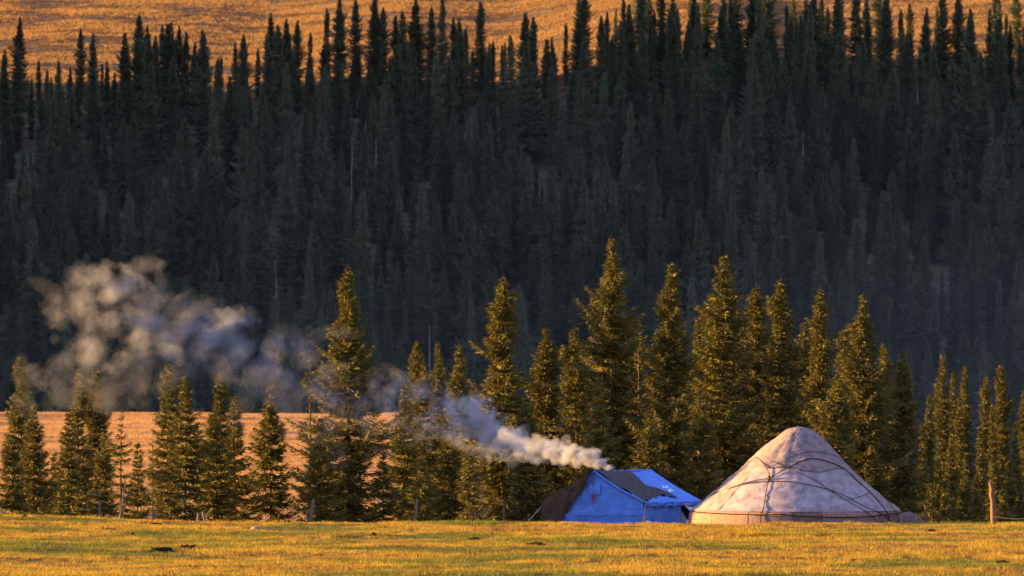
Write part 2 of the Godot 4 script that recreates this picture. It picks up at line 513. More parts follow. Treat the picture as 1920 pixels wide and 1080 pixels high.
# ---------- tent ----------
const TW := 3.0
const TL := 4.35
const TURN := 23.0
func build_tent() -> void:
	var corner := spot(1206, 975, 161.0)
	var g := height(corner.x, 161.5)
	var o := base("ridge_tent", Vector3(corner.x, g, -161.0), "blue canvas ridge tent with dark netting over its roof, left of the yurt".replace(", left of the yurt", " beside the yurt"), "tent")
	var cu := cos(deg_to_rad(TURN))
	var su := sin(deg_to_rad(TURN))
	var U := Vector3(-cu, 0, -su)        # along the gable, away from the near corner
	var V := Vector3(su, 0, -cu)         # along the side wall, away from the near corner
	var out_g := Vector3(-su, 0, cu)     # the way the gable faces
	var out_s := Vector3(cu, 0, su)      # the way the side wall faces
	var eave := 0.335 - g
	var ridge := 1.19 - g
	var at := func(u: float, v: float, y: float) -> Vector3: return U * u + V * v + Vector3.UP * y
	# gable: sheet that bellies a little, with seams
	var rows := []
	for j in 25:
		var row := []
		for i in 31:
			var t := i / 30.0
			var u := TW * (1.0 - t)
			var roof_y := eave + (ridge - eave) * (1.0 - absf(t - 0.5) * 2.0)
			var y := lerpf(roof_y, 0.0, j / 24.0)
			var belly := 0.05 * sin(t * PI) * sin(j / 24.0 * PI) + noise.get_noise_2d(u * 30.0, y * 30.0) * 0.03 + 0.010 * sin((u * 1.1 + y * 1.6) * 7.0 + 4.0 * noise.get_noise_2d(u * 12.0, y * 12.0)) + 0.012 * exp(-pow((y - 0.62) / 0.03, 2.0))
			row.append(at.call(u, 0.0, y) + out_g * belly)
		rows.append(row)
	put("gable_wall", sheet(rows), M.canvas, o)
	rows = []
	for j in 2:
		var row := []
		for i in 11:
			var t := i / 10.0
			row.append(at.call(TW * t, TL, lerpf(eave + (ridge - eave) * (1.0 - absf(t - 0.5) * 2.0), 0.0, j)))
		rows.append(row)
	put("gable_wall", sheet(rows), M.canvas, o)
	# side walls; the near one is open towards its far end
	var panels := [[0.02, 0.42], [0.40, 1.95], [1.93, 2.92], [3.62, TL]]
	for k in panels.size():
		rows = []
		for j in 13:
			var row := []
			for i in 21:
				var v: float = lerpf(panels[k][0], panels[k][1], i / 20.0)
				var y := eave * (1.0 - j / 12.0) + 0.01
				row.append(at.call(0.0, v, y) + out_s * (0.012 * (k % 2) + noise.get_noise_2d(v * 40.0, y * 18.0 + k * 30.0) * 0.03 - 0.02 * sin(j / 12.0 * PI)))
			rows.append(row)
		put("side_wall", sheet(rows), M.canvas, o)
	rows = [[], []]
	for i in 9:
		rows[0].append(at.call(TW, TL * (1.0 - i / 8.0), eave))
		rows[1].append(at.call(TW, TL * (1.0 - i / 8.0), 0.0))
	put("side_wall", sheet(rows), M.canvas, o)
	put("ground_sheet", sheet([[at.call(0.05, 0.05, 0.02), at.call(0.05, TL - 0.05, 0.02)], [at.call(TW - 0.05, 0.05, 0.02), at.call(TW - 0.05, TL - 0.05, 0.02)]]), M.dark_cloth, o)
	# roof: two slopes, sagging between ridge and eave, with an overhanging edge
	var slope := func(side: float, v: float, s: float, lift: float) -> Vector3:
		var sag := 0.05 * sin(clampf(s, 0.0, 1.0) * PI) + 0.03 * sin(clampf(v / TL, 0, 1) * PI) * (1.0 - s * 0.3)
		var u := TW * 0.5 - side * s * (TW * 0.5 + 0.06)
		var p: Vector3 = at.call(u, v, ridge - (ridge - eave + 0.02) * s - sag + noise.get_noise_2d(v * 22.0 + side * 40.0, s * 30.0) * 0.02)
		return p + (out_s * side * 0.5 + Vector3.UP * 0.87) * lift
	for side in [1.0, -1.0]:
		rows = []
		for j in 21:
			var row := []
			for i in 37:
				var v: float = lerpf(-0.05, TL + 0.05, i / 36.0)
				row.append(slope.call(side, v, j / 20.0, 0.02) if side > 0 else slope.call(side, TL - v, j / 20.0, 0.02))
			rows.append(row)
		var roof := put("roof_slope", sheet(rows, false, 0.012, Vector3.DOWN), M.canvas, o)
		# valance hanging from the eave
		rows = []
		for j in 4:
			var row := []
			for i in 37:
				var v: float = lerpf(-0.05, TL + 0.05, i / 36.0)
				if side < 0: v = TL - v
				row.append(slope.call(side, v, 1.0, 0.02) + Vector3.DOWN * (j * 0.036 + 0.012 * sin(v * 9.0) * j / 3.0) + out_s * side * 0.012 * sin(j * 1.2 + v * 5.0))
			rows.append(row)
		put("valance", sheet(rows), M.canvas, roof)
	# piping along the near gable edge
	for side in [1.0, -1.0]:
		var edge := []
		for j in 12:
			edge.append(slope.call(side, -0.05, j / 11.0, 0.02))
		put("edge_piping", tube(edge, 0.028, 6), M.canvas, o)
	put("ridge_pole", tube([at.call(TW * 0.5, -0.06, ridge + 0.01), at.call(TW * 0.5, TL + 0.06, ridge + 0.01)], 0.026, 7), M.canvas, o)
	# dark net over the front half of the near slope
	rows = []
	for j in 31:
		var row := []
		for i in 41:
			var a := i / 40.0
			var t := j / 30.0
			var s_end := lerpf(0.985, 0.86, smoothstep(0.0, 0.32, a)) if a < 0.32 else (lerpf(0.86, 0.765, smoothstep(0.32, 0.7, a)) if a < 0.7 else lerpf(0.765, 0.87, smoothstep(0.7, 1.0, a)))
			var s := -0.015 + (s_end + 0.015) * t
			var v_end := TL * (lerpf(0.60, 0.545, smoothstep(0.0, 0.35, s)) if s < 0.35 else lerpf(0.545, 0.70, smoothstep(0.35, 0.86, s)))
			var v := lerpf(0.06, v_end, a) 
			var fold := 0.045 * sin((a * 1.3 + s * 0.55) * 24.0 + 2.0 * noise.get_noise_2d(a * 60.0, s * 60.0)) + 0.03 * noise.get_noise_2d(a * 130.0, s * 50.0)
			row.append(slope.call(1.0, v, s, 0.055 + fold * (0.35 + 0.65 * s)))
		rows.append(row)
	var net := put("roof_net", sheet(rows), M.net, o)
	net.set_meta("label", "charcoal shade netting in folds")
	# brown net hanging over the far half of the gable
	rows = []
	for j in 29:
		var row := []
		for i in 33:
			var a := i / 32.0                   # 0 at the ridge, 1 at the far eave and past it
			var t := j / 28.0
			var u := TW * (0.5 + a * 0.53)
			var y_top := ridge + 0.02 - (ridge - eave) * minf(a, 1.0)
			var y_low := maxf(0.02, ridge - 0.02 - 2.3 * a) if a < 0.9 else 0.02
			y_low = maxf(0.02, y_low + 0.35 * noise.get_noise_2d(a * 300.0, 4.0) * (1.0 - a))
			var y := lerpf(y_top, y_low, t)
			var fold := 0.075 * sin(a * 24.0 + 3.0 * noise.get_noise_2d(a * 50.0, t * 30.0)) * sqrt(t) + 0.02 * noise.get_noise_2d(a * 160.0, t * 60.0)
			row.append(at.call(u, 0.0, y) + out_g * (0.13 + fold))
		rows.append(row)
	net = put("hanging_net", sheet(rows), M.net_brown, o)
	net.set_meta("label", "brown netting hanging over the gable")
	rows = []
	for j in 12:
		var row := []
		for i in 25:
			var v := lerpf(TL * 0.6, -0.12, i / 24.0)
			row.append(slope.call(-1.0, v, j / 11.0 * 1.03 - 0.01, 0.05 + 0.02 * sin(i * 0.9 + j * 0.4)))
		rows.append(row)
	put("roof_net", sheet(rows), M.net_brown, o)
	# gable fittings: tied-up strap, vent flap, red cord
	var pole := []
	for k in 8: pole.append(at.call(TW * 0.5 + 0.005 * sin(k * 2.0), 0.0, ridge - 0.06 - k * 0.072) + out_g * (0.07 + 0.01 * sin(k * 1.7)))
	put("strap", tube(pole, 0.022, 6), M.strap, o)
	var flap := []
	for j in 7:
		var row := []
		for i in 7:
			row.append(at.call(TW * 0.5 + 0.12 - i / 6.0 * 0.34, 0.0, ridge - 0.34 - j / 6.0 * 0.34) + out_g * (0.075 + 0.03 * sin(j / 6.0 * PI) + 0.01 * sin(i * 1.8)))
		flap.append(row)
	put("vent_flap", sheet(flap, false, 0.012, -out_g), M.canvas, o)
	for k in 3:
		var cord := []
		for q in 12:
			var t := q / 11.0
			cord.append(at.call(TW * 0.5 - 0.02 + 0.05 * sin(t * 7.0 + k * 2.1) * (0.4 + 0.6 * sin(t * PI)), 0.0, ridge - 0.64 - t * (0.30 - 0.04 * k)) + out_g * (0.11 + 0.03 * cos(t * 8.0 + k)))
		put("cord", tube(cord, 0.011, 5), M.red_cord, o)
	for y in [0.58, 0.30]:
		var seam := []
		for i in 14: seam.append(at.call(lerpf(0.12, 2.1, i / 13.0), 0.0, y + 0.01 * sin(i * 1.3)) + out_g * (0.05 * sin((1.0 - lerpf(0.12, 2.1, i / 13.0) / TW) * PI) + 0.022))
		put("seam", tube(seam, 0.011, 5), M.canvas, o)
	# emblem painted on the roof: white strokes
	var strokes := [
		[[1425, 262], [1450, 280], [1475, 285], [1500, 272]], [[1440, 285], [1458, 282], [1478, 290]], [[1448, 262], [1456, 275], [1470, 285]],
		[[1478, 290], [1500, 300], [1512, 316], [1510, 330]], [[1485, 268], [1510, 282], [1528, 300], [1535, 315]],
		[[1510, 318], [1530, 316], [1552, 318], [1582, 328]], [[1540, 306], [1560, 318], [1580, 327]], [[1506, 326], [1520, 330], [1530, 318]],
	]
	for st in strokes:
		var line := []
		for q in st:
			var dx: float = q[0] - 640.0
			var dy: float = q[1] - 150.0
			var v: float = (dx - 565.0 * dy / 330.0) / (680.0 + 565.0 * 40.0 / 330.0)
			var s: float = (dy + 40.0 * v) / 330.0
			line.append(slope.call(1.0, v * TL, s, 0.026))
		var c := curve(line, 0.05)
		var strip := [[], []]
		for i in c.size():
			var t: Vector3 = (c[mini(i + 1, c.size() - 1)] - c[maxi(i - 1, 0)]).normalized()
			var w: Vector3 = t.cross((out_s * 0.5 + Vector3.UP * 0.87).normalized()).normalized() * 0.022
			strip[0].append(c[i] + w)
			strip[1].append(c[i] - w)
		put("emblem_stroke", sheet(strip, false, 0.003, Vector3.UP), M.white_paint, o)
	# guy rope and stovepipe
	put("guy_rope", tube([at.call(TW + 0.06, -0.05, eave - 0.10), at.call(TW + 0.80, -0.30, 0.0)], 0.012, 5), M.pale_rope, o)
	for v in [0.9, 2.1]:
		put("tie", tube([slope.call(1.0, v, 1.0, 0.03), slope.call(1.0, v, 1.0, 0.03) + Vector3.DOWN * 0.17 + out_s * 0.02], 0.012, 5), M.canvas, o)
	put("corner_rope", tube([slope.call(1.0, 0.0, 0.99, 0.05), at.call(-0.03, -0.03, eave * 0.5), at.call(-0.04, -0.02, 0.05)], 0.010, 5), M.pale_rope, o)
	var stack: Vector3 = slope.call(-1.0, 0.62, 0.18, 0.0)
	put("stovepipe", tube([stack + Vector3.DOWN * 0.5, stack + Vector3.UP * 0.13], 0.05, 12), M.iron, o)

	# things by the near corner and in the open side
	var c0 := o.position
	var glove := base("work_glove", c0 + at.call(-0.06, -0.08, eave * 0.42), "tan cloth glove hanging at the corner of the blue tent", "glove")
	put("cuff", tube([Vector3(0.0, 0.14, 0), Vector3(-0.01, 0.02, 0.01)], 0.045, 8, 0.055), M.tan_cloth, glove)
	for k in 3:
		put("finger", tube([Vector3(-0.035 + k * 0.03, 0.03, 0.01), Vector3(-0.03 + k * 0.035, -0.10 - 0.04 * k, 0.02), Vector3(-0.02 + k * 0.04, -0.22 - 0.05 * k, 0.0)], 0.024, 6, 0.016), M.tan_cloth, glove)
	lump("plastic_bag", c0 + at.call(-0.18, -0.10, 0.17), Vector3(0.17, 0.24, 0.14), 5, M.white_plastic, "white plastic bag on the grass at the corner of the blue tent", "bag")
	lump("white_bundle", c0 + at.call(-0.05, 3.30, 0.17), Vector3(0.17, 0.22, 0.14), 9, M.white_plastic, "crumpled white bundle in the open side of the blue tent", "bundle")
	lump("cloth_sack", c0 + at.call(0.30, 3.25, 0.34), Vector3(0.30, 0.36, 0.30), 14, M.dark_cloth, "grey-brown sack just inside the open side of the blue tent", "sack")
	var rag := []
	for j in 6:
		var row := []
		for i in 8:
			row.append(Vector3(i * 0.05, -0.10 * i * 0.35 - j * 0.022 + 0.015 * sin(i * 1.7), 0.02 * sin(i * 1.2 + j)))
		rag.append(row)
	var w := put("white_cloth", sheet(rag, false, 0.01, Vector3.DOWN), M.white_plastic, self, c0 + at.call(-0.05, 3.10, eave - 0.05))
	tag(w, "white rag hung under the eave in the open side of the blue tent", "cloth")

func lump(called: String, at: Vector3, size: Vector3, seed_: int, material: Material, label: String, category: String, group := "", rough := 0.35) -> MeshInstance3D:
	var rows := []
	for j in 13:
		var row := []
		var th := PI * j / 12.0
		for i in 18:
			var ph := -TAU * i / 18.0
			var n := Vector3(sin(th) * cos(ph), cos(th), sin(th) * sin(ph))
			row.append(n * size * (1.0 + rough * noise.get_noise_3d(n.x * 60.0 + seed_ * 31.0, n.y * 60.0, n.z * 60.0) + rough * 0.5 * fine.get_noise_3d(n.x * 40.0, n.y * 40.0 + seed_ * 17.0, n.z * 40.0)))
		rows.append(row)
	var o := put(called, sheet(rows, true), material, self, at)
	tag(o, label, category, group)
	return o

# ---------- smoke ----------
func build_smoke() -> void:
	var o := Node3D.new()
	o.name = "smoke"
	add_child(o)
	tag(o, "pale wood smoke drifting from the blue tent past the spruces", "smoke", "", "stuff")
	var r := RandomNumberGenerator.new()
	r.seed = 77
	# course of the plume: px, py, distance, spread in px, puff size in px, optical depth of one puff, puffs
	var way := [
		[1143, 879, 163.4, 3, 9, 0.75, 4], [1128, 868, 163.8, 6, 13, 0.7, 8], [1105, 859, 164.5, 9, 16, 0.62, 11], [1075, 852, 165.4, 10, 18, 0.55, 12], [1045, 846, 166.3, 12, 20, 0.5, 12],
		[1012, 843, 167.3, 14, 21, 0.42, 12], [985, 846, 168.1, 14, 20, 0.3, 8], [960, 826, 168.9, 16, 22, 0.42, 10], [935, 830, 169.6, 20, 25, 0.40, 14], [905, 808, 170.0, 22, 26, 0.36, 14], [880, 780, 170.0, 22, 28, 0.42, 16], [855, 800, 170.0, 28, 28, 0.25, 12],
		[815, 775, 170.0, 26, 30, 0.2, 10], [780, 755, 170.0, 26, 32, 0.24, 12], [740, 740, 170.0, 22, 30, 0.22, 10], [705, 760, 170.3, 25, 34, 0.13, 8], [650, 790, 170.7, 40, 42, 0.11, 9], [600, 740, 171.1, 36, 42, 0.16, 10],
		[560, 690, 171.4, 40, 46, 0.18, 10], [520, 700, 171.8, 40, 48, 0.17, 10], [480, 665, 172.1, 32, 46, 0.17, 9], [438, 618, 172.4, 22, 34, 0.28, 12], [430, 655, 172.5, 26, 40, 0.17, 8], [385, 640, 172.8, 34, 46, 0.18, 10],
		[335, 615, 173.2, 32, 46, 0.2, 10], [285, 600, 173.6, 36, 46, 0.2, 10], [270, 650, 173.8, 46, 50, 0.18, 12], [225, 560, 174.1, 30, 40, 0.22, 10], [190, 530, 174.4, 22, 34, 0.24, 9], [245, 540, 174.0, 26, 34, 0.18, 8], [160, 590, 174.6, 30, 42, 0.17, 8], [118, 584, 175.1, 16, 30, 0.12, 4],
		[175, 660, 174.5, 34, 44, 0.19, 9], [200, 705, 174.3, 34, 48, 0.16, 8], [90, 740, 175.2, 36, 50, 0.12, 5],
	]
	var shades := {}
	var swirl := FastNoiseLite.new()
	swirl.seed = 5
	swirl.frequency = 0.016
	swirl.fractal_octaves = 3
	for w in way:
		var young: float = smoothstep(820.0, 900.0, w[0])
		var many := int(w[6] * lerpf(4.2, 4.4, young))
		var tries := 0
		while many > 0 and tries < 900:
			tries += 1
			var qx: float = w[0] + clampf(r.randfn(), -1.7, 1.7) * w[3] * lerpf(1.25, 1.0, young)
			var qy: float = w[1] + clampf(r.randfn(), -1.7, 1.7) * w[3] * lerpf(1.0, 0.8, young)
			var thickest := swirl.get_noise_2d(qx, qy * 1.3)
			if r.randf() > smoothstep(-0.25, 0.3, thickest) + 0.6 * young: continue
			many -= 1
			var size: float = w[4] * lerpf(lerpf(0.16, 0.28, young), 0.66, pow(r.randf(), 1.6)) / FOCAL * w[2]
			var fog := FogVolume.new()
			fog.name = "puff"
			fog.shape = RenderingServer.FOG_VOLUME_SHAPE_ELLIPSOID
			var stretch := r.randf_range(lerpf(0.42, 0.6, young), 0.95)
			fog.size = Vector3(2.0 * size / stretch, 2.0 * size * lerpf(stretch, 1.0, 0.3), 2.0 * size)
			var gx := swirl.get_noise_2d(qx + 3.0, qy * 1.3) - thickest
			var gy := swirl.get_noise_2d(qx, (qy + 3.0) * 1.3) - thickest
			fog.rotation = Vector3(r.randf_range(-0.5, 0.5), r.randf_range(-0.6, 0.6), atan2(gx, gy) + r.randf_range(-0.5, 0.5))
			var dens: float = w[5] * r.randf_range(0.5, 1.1) * lerpf(0.165, 0.52, young) / (2.0 * size)
			dens = maxf(snappedf(dens, 0.01 if dens < 0.3 else 0.05), 0.01)
			if not shades.has(dens):
				var m := FogMaterial.new()
				m.albedo = srgb(0.86, 0.89, 0.93)
				m.density = dens
				shades[dens] = m
			fog.material = shades[dens]
			fog.position = spot(qx, qy, w[2] + r.randfn() * w[3] / 66.0 * 0.6)
			o.add_child(fog, true)

func build_mist() -> void:
	var o := Node3D.new()
	o.name = "valley_mist"
	add_child(o)
	tag(o, "thin blue evening mist lying in the shaded valley before the forest", "mist", "", "stuff")
	var m := FogMaterial.new()
	m.albedo = srgb(0.9, 0.9, 0.9)
	m.density = 0.00008
	for q in [[Vector3(40, -20, -820), Vector3(560, 150, 330)], [Vector3(60, -20, -800), Vector3(480, 90, 280)], [Vector3(90, -20, -790), Vector3(420, 64, 240)], [Vector3(150, -10, -800), Vector3(300, 110, 280)]]:
		var fog := FogVolume.new()
		fog.name = "mist_bank"
		fog.shape = RenderingServer.FOG_VOLUME_SHAPE_ELLIPSOID
		fog.size = q[1]
		fog.position = q[0]
		fog.material = m
		o.add_child(fog, true)

func _ready() -> void:
	rng.seed = 4711
	noise.seed = 12
	noise.frequency = 0.05
	noise.fractal_octaves = 3
	fine.seed = 99
	fine.frequency = 0.2

	# ---- camera: long lens, slightly upwards ----
	var cam := Camera3D.new()
	cam.name = "camera"
	var lens := CameraAttributesPhysical.new()
	lens.frustum_focal_length = 237.04
	lens.frustum_focus_distance = 165.0
	lens.frustum_near = 1.0
	lens.frustum_far = 6000.0
	lens.exposure_aperture = 5.0
	cam.attributes = lens
	add_child(cam)
	cam.position = Vector3(0, EYE, 0)
	cam.rotation.x = atan(235.0 / FOCAL)
	cam.current = true

	# ---- sky, sun, exposure ----
	var env := Environment.new()
	env.background_mode = Environment.BG_SKY
	env.sky = Sky.new()
	var sm := ProceduralSkyMaterial.new()
	sm.sky_top_color = Color(0.52, 0.57, 0.77)
	sm.sky_horizon_color = Color(0.72, 0.68, 0.72)
	sm.sky_curve = 0.18
	sm.ground_bottom_color = Color(0.16, 0.14, 0.08)
	sm.ground_horizon_color = Color(0.25, 0.20, 0.13)
	sm.sun_angle_max = 20.0
	env.sky.sky_material = sm
	env.background_energy_multiplier = 0.39
	env.tonemap_mode = Environment.TONE_MAPPER_LINEAR
	env.tonemap_exposure = 5.9
	env.sdfgi_enabled = true
	env.ssao_enabled = true
	env.ssil_enabled = true
	env.volumetric_fog_enabled = true
	env.volumetric_fog_density = 0.0
	var we := WorldEnvironment.new()
	we.name = "world_environment"
	we.environment = env
	add_child(we)
	var sun := DirectionalLight3D.new()
	sun.name = "sun"
	sun.light_color = srgb(1.0, 0.57, 0.17)
	sun.light_energy = 1.6
	sun.light_angular_distance = 0.6
	sun.shadow_enabled = true
	add_child(sun)
	var el := deg_to_rad(8.0)
	var bk := deg_to_rad(11.0)                           # the sun stands a little behind the line of the camp
	var to_sun := Vector3(-cos(el) * cos(bk), sin(el), -cos(el) * sin(bk))
	sun.look_at_from_position(Vector3.ZERO, -to_sun, Vector3.UP)

	# ---- materials ----
	M.bark = textured(noise_tex(0.03, srgb(0.05, 0.035, 0.025), srgb(0.16, 0.11, 0.08), 3), 2.0, 0.95, 0.1)
	M.needles = leafy(0.16)
	M.far_needles = leafy(0.15)
	M.grass = leafy(0.8)
	var soil := noise_tex(0.012, srgb(0.05, 0.04, 0.018), srgb(0.20, 0.14, 0.05), 5, 5, 512, srgb(0.11, 0.09, 0.03))
	M.field = textured(soil, 0.21, 1.0, 0.05, noise_tex(0.05, Color.BLACK, Color.WHITE, 6), 2.0)
	M.meadow = textured(noise_tex(0.012, srgb(0.11, 0.065, 0.035), srgb(0.34, 0.21, 0.11), 7, 5), 0.05, 1.0, 0.05)
	M.hill = textured(noise_tex(0.02, srgb(0.07, 0.06, 0.035), srgb(0.15, 0.125, 0.075), 8, 5), 0.03, 1.0, 0.05)
	M.upland = textured(noise_tex(0.02, srgb(0.04, 0.026, 0.016), srgb(0.27, 0.17, 0.085), 9, 5), 0.03, 1.0, 0.05)
	var nap := noise_tex(0.09, Color.BLACK, Color.WHITE, 21, 4)
	M.felt_grey = textured(noise_tex(0.014, srgb(0.15, 0.12, 0.12), srgb(0.38, 0.335, 0.345), 22, 6, 512, srgb(0.29, 0.25, 0.258)), 0.42, 1.0, 0.1, nap, 0.5)
	M.felt_warm = textured(noise_tex(0.014, srgb(0.14, 0.10, 0.09), srgb(0.37, 0.30, 0.27), 23, 6, 512, srgb(0.27, 0.215, 0.20)), 0.42, 1.0, 0.1, nap, 0.5)
	M.felt_cap = textured(noise_tex(0.014, srgb(0.13, 0.095, 0.09), srgb(0.32, 0.26, 0.25), 24, 6, 512, srgb(0.24, 0.192, 0.185)), 0.5, 1.0, 0.1, nap, 0.5)
	M.felt_wall = textured(noise_tex(0.02, srgb(0.16, 0.10, 0.08), srgb(0.36, 0.25, 0.20), 25, 5), 0.8, 1.0, 0.1, nap, 0.5)
	M.felt_wall_dark = textured(noise_tex(0.02, srgb(0.11, 0.075, 0.06), srgb(0.24, 0.16, 0.13), 26, 5), 0.8, 1.0, 0.1, nap, 0.5)
	M.rope = mat(srgb(0.035, 0.018, 0.015), 0.95, 0.1)
	M.canvas = textured(noise_tex(0.012, srgb(0.06, 0.18, 0.58), srgb(0.11, 0.26, 0.74), 31, 6), 0.4, 0.7, 0.3, noise_tex(0.03, Color.BLACK, Color.WHITE, 38, 3), 1.5)
	M.net = textured(noise_tex(0.05, srgb(0.018, 0.018, 0.02), srgb(0.16, 0.155, 0.15), 35, 5), 0.7, 0.9, 0.2)
	M.net_brown = textured(noise_tex(0.05, srgb(0.018, 0.014, 0.012), srgb(0.17, 0.115, 0.075), 36, 5), 0.9, 0.9, 0.2)
	M.dark_cloth = mat(srgb(0.24, 0.22, 0.19), 0.9, 0.2)
	M.strap = mat(srgb(0.10, 0.13, 0.25), 0.8)
	M.red_cord = mat(srgb(0.35, 0.04, 0.09), 0.7)
	M.white_paint = mat(srgb(0.75, 0.77, 0.80), 0.6)
	M.white_plastic = textured(noise_tex(0.03, srgb(0.45, 0.46, 0.50), srgb(0.78, 0.78, 0.80), 37), 1.5, 0.5, 0.4)
	M.tan_cloth = mat(srgb(0.42, 0.25, 0.09), 0.9)
	M.pale_rope = mat(srgb(0.40, 0.38, 0.36), 0.9)
	M.iron = mat(srgb(0.05, 0.045, 0.04), 0.6)
	M.post_wood = textured(noise_tex(0.04, srgb(0.09, 0.05, 0.03), srgb(0.30, 0.18, 0.10), 41), 1.3, 0.95, 0.1)
	M.grey_wood = textured(noise_tex(0.04, srgb(0.07, 0.06, 0.055), srgb(0.24, 0.21, 0.19), 42), 1.3, 0.95, 0.1)
	M.snag = textured(noise_tex(0.04, srgb(0.25, 0.23, 0.22), srgb(0.50, 0.47, 0.45), 45), 1.3, 0.95, 0.1)
	M.clod = textured(noise_tex(0.05, srgb(0.012, 0.009, 0.006), srgb(0.05, 0.035, 0.022), 43), 2.0, 1.0, 0.05)
	M.stone = textured(noise_tex(0.05, srgb(0.18, 0.16, 0.14), srgb(0.32, 0.28, 0.25), 44), 2.0, 1.0, 0.1)
	print("camera ", cam.fov)

	# ---- land ----
	var xs_half := steps([[0.0, 20.0, 0.4], [20.0, 140.0, 4.0], [140.0, 600.0, 23.0], [600.0, 2200.0, 160.0]])
	var xs := PackedFloat32Array()
	for i in range(xs_half.size() - 1, 0, -1): xs.append(-xs_half[i])
	xs.append_array(xs_half)
	land("field", steps([[-60.0, 90.0, 10.0], [90.0, 180.0, 0.6]]), xs, M.field)
	land("valley_meadow", steps([[180.0, 640.0, 5.0], [640.0, 800.0, 10.0]]), xs, M.meadow)
	land("hillside", steps([[800.0, 985.0, 5.0]]), xs, M.hill)
	land("upland", steps([[985.0, 1100.0, 5.0], [1100.0, 1400.0, 10.0], [1400.0, 3600.0, 110.0]]), xs, M.upland)
	print("land")

	# ---- grass ----
	grow_grass()
	print("grass")
	build_forest()
	print("forest")
	build_spruces()
	print("spruces")
	build_yurt()
	build_tent()
	build_small_things()
	build_smoke()
	build_mist()
	print("done ", triangles)

func grow_grass() -> void:
	var places := []
	for i in 110000:
		var d := sqrt(lerpf(94.0 * 94.0, 172.0 * 172.0, rng.randf()))
		var x := rng.randf_range(-1.0, 1.0) * d * 0.104
		var patch := 0.9 * noise.get_noise_2d(x * 2.2, d * 2.4) + 0.5 * fine.get_noise_2d(x * 1.6, d * 1.2) + 0.5 * noise.get_noise_2d(x * 0.6 + 70.0, d * 0.9)
		var grow := 0.75 + 0.55 * noise.get_noise_2d(x * 3.0 + 300.0, d * 1.5) + rng.randf_range(-0.2, 0.3)
		grow *= 1.0 + 1.1 * smoothstep(0.15, 0.5, fine.get_noise_2d(x * 3.0 + 60.0, d * 2.0))
		var c := Color(0.42, 0.30, 0.05).lerp(Color(0.14, 0.165, 0.04), smoothstep(-0.12, 0.34, patch + rng.randf_range(-0.18, 0.18)))
		c = c.lerp(Color(0.20, 0.13, 0.06), smoothstep(0.05, 0.4, -patch) * rng.randf())
		if fine.get_noise_2d(x * 4.0 + 500.0, d * 2.2) > 0.42 and rng.randf() < 0.75:
			c = Color(0.075, 0.055, 0.025)
			grow *= 1.25
		c *= rng.randf_range(0.6, 1.3)
		places.append([Transform3D(Basis(Vector3.UP, rng.randf() * TAU).scaled(Vector3(1, maxf(grow, 0.25), 1)), ground_at(x, d)), c])
	scatter("pasture_grass", "short golden and green grass on the sunlit pasture", tuft(12, 0.085, 0.011, 0.13), M.grass, places)
	places = []
	for i in 90000:
		var d := lerpf(300.0, 640.0, pow(rng.randf(), 0.8))
		var x := rng.randf_range(-0.105, 0.03) * d
		if rng.randf() < smoothstep(0.0, 0.03, x / d): continue
		var band := noise.get_noise_2d(x * 0.7 + 300.0, d * 1.3) + 0.5 * fine.get_noise_2d(x * 0.5, d * 0.8)
		if rng.randf() < smoothstep(0.0, 0.4, band): continue
		var grow := 0.8 - 0.9 * band
		var c := Color(0.44, 0.29, 0.165).lerp(Color(0.19, 0.105, 0.055), clampf(rng.randf() * 0.5 + band, 0.0, 1.0))
		places.append([Transform3D(Basis(Vector3.UP, rng.randf() * TAU).scaled(Vector3(1.3, maxf(grow, 0.2), 1.3)), ground_at(x, d)), c])
	scatter("meadow_grass", "dry russet grass on the sunlit meadow behind the spruces", tuft(10, 0.30, 0.045, 0.30), M.grass, places)
	places = []
	for i in 100000:
		var d := rng.randf_range(985.0, 1330.0)
		var x := rng.randf_range(-0.103, 0.103) * d
		var patch := noise.get_noise_2d(x * 0.3, d * 0.5) + 0.8 * fine.get_noise_2d(x * 0.35, d * 0.45)
		if rng.randf() < smoothstep(-0.05, 0.35, patch) * 0.9: continue
		var c := Color(0.33, 0.215, 0.105).lerp(Color(0.11, 0.07, 0.04), smoothstep(-0.3, 0.5, patch))
		c *= rng.randf_range(0.8, 1.2)
		places.append([Transform3D(Basis(Vector3.UP, rng.randf() * TAU).scaled(Vector3(1.5, rng.randf_range(0.6, 1.4), 1.5)), ground_at(x, d)), c])
	scatter("upland_grass", "dry orange grass on the upland above the forest", tuft(9, 0.5, 0.09, 0.45), M.grass, places)

